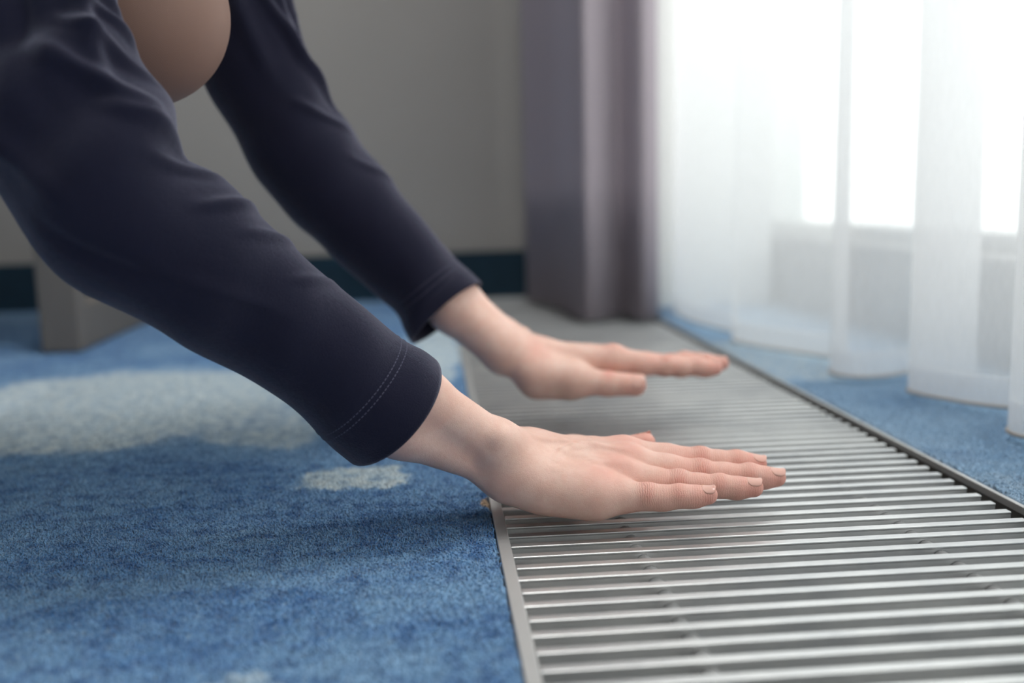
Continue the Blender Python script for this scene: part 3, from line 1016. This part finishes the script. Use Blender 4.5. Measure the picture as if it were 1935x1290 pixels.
# ---- nails
def nail(parent, hand, pts, rs, n, length=0.0105, wid=0.78, tilt=0.0, side=None):
    ax = pts[-1] - pts[-2]; ax = ax / np.linalg.norm(ax)
    nn = n - ax * (n @ ax); nn /= np.linalg.norm(nn)
    if tilt:
        nn = nn * math.cos(tilt) + np.cross(ax, nn) * math.sin(tilt)
    sd = np.cross(ax, nn)
    r = rs[-1]
    U, W = 11, 11
    Vn = []
    end = pts[-1] + ax * r * 0.78
    for i in range(U):
        u = i / (U - 1)
        # cuticle end is round, free edge gently curved
        half = wid * r * math.sqrt(max(0, 1 - max(0, (0.35 - u) / 0.35) ** 2)) if u < 0.35 else wid * r * (1 - 0.12 * max(0, u - 0.75) / 0.25)
        half = max(half, 0.0004)
        for j in range(W):
            w = (j / (W - 1) * 2 - 1)
            lat = w * half
            x = end - ax * (length * (1 - u)) - ax * (0.0011 * w * w * (u > 0.6) * (u - 0.6) / 0.4)
            hgt = math.sqrt(max(0, (r * 1.06) ** 2 - lat ** 2)) * 0.96
            p = x + sd * lat + nn * (hgt + 0.0)
            # settle the plate on the fingertip surface, leaving the free edge straight
            if u < 0.86:
                for _ in range(6):
                    dd = hand.sdf(p[None])[0]
                    p = p - nn * (dd - (-0.00022 + 0.0005 * u))
            Vn.append(p)
    Vn = np.array(Vn).reshape(U, W, 3)
    # smooth the height profile along the nail
    hgt = (Vn - end) @ nn
    for _ in range(3):
        hgt[1:-1] = (hgt[:-2] + 2 * hgt[1:-1] + hgt[2:]) / 4
    hgt[-2:] = np.maximum(hgt[-2:], hgt[-3][None] - 0.0002)
    Vn = Vn - ((Vn - end) @ nn)[..., None] * nn + hgt[..., None] * nn
    Fn = [(i * W + j, i * W + j + 1, (i + 1) * W + j + 1, (i + 1) * W + j) for i in range(U - 1) for j in range(W - 1)]
    o = link('fingernail', mesh_np('fingernail', Vn.reshape(-1, 3), Fn), M_NAIL, parent, smooth=True)
    md = o.modifiers.new('plate', 'SOLIDIFY'); md.thickness = 0.0004; md.offset = 0
    return o


for (pts, rs), L in zip(near.f, (0.0102, 0.0108, 0.0104, 0.0090)):
    nail(person, near, pts, rs, near.n, L)
nail(person, near, near.th[0], near.th[1], np.array([0, 0.75, 0.66]), 0.0125)
for (pts, rs), L in zip(far.f, (0.0102, 0.0108, 0.0104, 0.0090)):
    nail(person, far, pts, rs, far.n, L)
nail(person, far, far.th[0], far.th[1], np.array([0.0, -0.80, 0.60]), 0.0135)


# ---- clothes
def sleeve(name, stations, ratio, folds, parent, seed, skew, nr=200, ns=120):
    """tube whose rings follow the traced outline; stations: (top px, bottom px, depth)"""
    T = np.array([pix(a[0], a[1], Y=d) for a, b, d in stations])
    B = np.array([pix(b[0], b[1], Y=d) for a, b, d in stations])
    T, B = catmull(np.c_[T, B], nr)[:, :3], catmull(np.c_[T, B], nr)[:, 3:]
    C = (T + B) / 2
    Vh = (T - B) / 2
    ax = np.gradient(C, axis=0); ax /= np.linalg.norm(ax, axis=1)[:, None]
    Wd = np.cross(ax, Vh)
    nl = np.linalg.norm(Vh, axis=1)
    Wd = Wd / np.linalg.norm(Wd, axis=1)[:, None] * nl[:, None]
    sgn = np.sign(Wd[:, 1].mean())
    Wd = -Wd * sgn                              # +W faces the camera
    S = np.linspace(0, 1, nr)
    rat = np.interp(S, np.linspace(0, 1, len(ratio)), ratio)
    Wd *= rat[:, None]
    th = np.linspace(0, 2 * math.pi, ns, endpoint=False)
    ring = C[:, None] + np.cos(th)[None, :, None] * Vh[:, None] + np.sin(th)[None, :, None] * Wd[:, None]
    # the cuff is cut at a slant: the side facing the camera reaches further down (or up) the wrist
    ring -= ax[:, None] * (skew * np.sin(th)[None, :] * np.clip(1 - S / 0.14, 0, 1)[:, None])[..., None]
    nrm = np.cos(th)[None, :, None] * Vh[:, None] / nl[:, None, None] ** 2 + np.sin(th)[None, :, None] * Wd[:, None] / (np.linalg.norm(Wd, axis=1) ** 2)[:, None, None]
    nrm /= np.linalg.norm(nrm, axis=2)[..., None]
    disp = np.zeros((nr, ns))
    SS, TT = np.meshgrid(S, th, indexing='ij')
    for (s0, t0, s1, t1, amp, wid) in folds:    # ridge lines in (length, angle in degrees)
        t0, t1 = math.radians(t0), math.radians(t1)
        for sh in (-2 * math.pi, 0, 2 * math.pi):
            px_, py_ = SS - s0, (TT + sh - t0) * 0.12
            vx, vy = s1 - s0, (t1 - t0) * 0.12
            L2 = vx * vx + vy * vy
            t = np.clip((px_ * vx + py_ * vy) / L2, 0, 1)
            dd = np.hypot(px_ - t * vx, py_ - t * vy)
            fade = np.sin(np.clip(t, 0.02, 0.98) * math.pi) ** 0.5
            disp += amp * np.exp(-(dd / wid) ** 2) * fade
    r2 = np.random.default_rng(seed)
    for _ in range(14):
        fs, ft, ph = r2.uniform(4, 22), r2.integers(1, 4), r2.uniform(0, 6.28)
        disp += 0.0005 * np.sin(fs * SS * 2 * math.pi * 0.5 + ft * TT + ph)
    ring = ring + nrm * disp[..., None]
    Vs = ring.reshape(-1, 3)
    Fs = []
    for k in range(ns):
        a = np.arange(nr - 1) * ns + k
        b = np.arange(nr - 1) * ns + (k + 1) % ns
        Fs.append(np.stack([a, b, b + ns, a + ns], 1))
    me = mesh_np(name, Vs, np.concatenate(Fs))
    bm = bmesh.new(); bm.from_mesh(me); bmesh.ops.recalc_face_normals(bm, faces=bm.faces[:]); bm.to_mesh(me); bm.free()
    o = link(name, me, M_NAVY, parent, smooth=True)
    md = o.modifiers.new('cloth', 'SOLIDIFY'); md.thickness = 0.0016; md.offset = -1
    return o, ring, nrm


near_st = [((829, 683), (656, 866), .612), ((803, 664), (640, 850), .610), ((760, 640), (598, 812), .608), ((690, 585), (520, 748), .602), ((600, 510), (420, 682), .595), ((530, 442), (330, 632), .589),
           ((460, 378), (240, 588), .583), ((400, 328), (165, 545), .578), ((354, 288), (105, 500), .575), ((330, 230), (48, 440), .574), ((305, 180), (2, 365), .575),
           ((265, 110), (-42, 270), .578), ((238, 60), (-72, 170), .582), ((222, 0), (-92, 50), .585), ((206, -90), (-105, -70), .588), ((190, -220), (-115, -240), .592), ((176, -420), (-116, -440), .60), ((150, -540), (-95, -530), .606)]
near_folds = [(.52, 125, .97, 112, .010, .022), (.50, 45, .97, 38, .009, .016), (.54, 82, .95, 76, -.008, .022), (.44, 100, .60, 140, .004, .016),
              (.46, 20, .58, 75, .0062, .011), (.51, 5, .62, 60, .005, .010), (.57, -5, .66, 45, .0045, .010), (.41, 0, .50, 55, .0048, .009), (.36, -5, .43, 45, .0036, .008),
              (.30, -5, .36, 45, .0036, .008), (.24, -10, .30, 40, .0028, .008), (.17, -5, .22, 45, .0024, .007), (.63, 0, .70, 40, .004, .010),
              (.33, 100, .45, 125, -.002, .012), (.20, 70, .34, 100, .0015, .014)]
sl_n, ring_n, nrm_n = sleeve('sleeve', near_st, [.96, .94, .92, .92, .94, .96], near_folds, person, 3, 0.0050)
far_st = [((907, 535), (784, 647), .890), ((888, 512), (762, 620), .890), ((860, 485), (735, 585), .889), ((810, 425), (680, 530), .890), ((755, 365), (615, 472), .892), ((705, 300), (560, 420), .893),
          ((665, 240), (505, 360), .894), ((625, 190), (462, 300), .894), ((592, 120), (425, 225), .893), ((570, 60), (390, 150), .892), ((548, 0), (362, 70), .891),
          ((525, -70), (340, -10), .891), ((505, -180), (325, -140), .892), ((482, -320), (312, -310), .893), ((460, -400), (335, -390), .893)]
far_folds = [(.40, 5, .66, 60, .007, .012), (.47, -5, .72, 30, -.004, .012), (.52, 30, .92, 55, .007, .014), (.60, 0, .95, 25, .006, .012), (.50, 75, .90, 100, .005, .02), (.36, 20, .46, 70, .003, .010),
             (.24, 0, .32, 50, .002, .010)]
sl_f, ring_f, nrm_f = sleeve('sleeve', far_st, [.96, .95, .95, .95], far_folds, person, 8, -0.010)


def stitches(parent, ring, nrm, rows):
    """double row of twin-needle stitching round the cuff"""
    Vs, Fs = [], []
    nr, ns = ring.shape[:2]
    for row in rows:
        i = int(row)
        pts = ring[i] * (1 - (row - i)) + ring[i + 1] * (row - i)
        L = np.r_[0, np.cumsum(np.linalg.norm(np.diff(np.vstack([pts, pts[:1]]), axis=0), axis=1))]
        s = 0.0
        while s < L[-1] - 0.003:
            def at(q):
                k = min(np.searchsorted(L, q, 'right') - 1, ns - 1)
                t = (q - L[k]) / (L[k + 1] - L[k])
                return pts[k] * (1 - t) + pts[(k + 1) % ns] * t, nrm[i][k]
            a, n1 = at(s); b, _ = at(s + 0.0017)
            ax = b - a; sd = np.cross(ax, n1); sd /= np.linalg.norm(sd)
            w, hgt = 0.00028, 0.00035
            base = len(Vs)
            for p, e in ((a, 0), (b, 0)):
                Vs.extend([p + sd * w - n1 * .0002, p + sd * w * .5 + n1 * hgt, p - sd * w * .5 + n1 * hgt, p - sd * w - n1 * .0002])
            Fs.extend([(base, base + 1, base + 5, base + 4), (base + 1, base + 2, base + 6, base + 5), (base + 2, base + 3, base + 7, base + 6)])
            s += 0.0026
    o = link('stitching', mesh_np('stitching', np.array(Vs), Fs), M_THREAD, parent)
    tag(o, kind='stuff')


stitches(sl_n, ring_n, nrm_n, (10.2, 11.9))
stitches(sl_f, ring_f, nrm_f, (11.0, 13.0))

VT, FT = surface_nets(lambda P: smin(torso_sdf(P, 0.010), smin(cone(P, sh_r, upper_r[3], .060, .042), cone(P, sh_l, upper_l[3], .060, .038), .001), 0.03),
                      (-1.12, 0.42, -0.02), (0.02, 1.08, 0.82), 0.009)
link('shirt_body', mesh_np('shirt_body', VT, FT), M_NAVY, person, smooth=True)
VL, FL = surface_nets(lambda P: leg_sdf(P, 0.0015), (-1.10, 0.52, -0.02), (-0.12, 1.02, 0.52), 0.006)
link('tights', mesh_np('tights', VL, FL), M_TIGHTS, person, smooth=True)
hb = np.array([-0.30, 0, 0.954])


def hair_sdf(P):
    cap = smin(np.linalg.norm(P - head_c - [-0.014, 0, 0.016], axis=1) - 0.096, np.linalg.norm(P - head_c - [-0.105, 0, 0.055], axis=1) - 0.042, 0.02)
    return np.maximum(cap, 0.012 - (P - head_c) @ hb)


VH, FH = surface_nets(hair_sdf, head_c - 0.18, head_c + 0.18, 0.006)
if len(FH): link('hair', mesh_np('hair', VH, FH), M_HAIR, person, smooth=True)
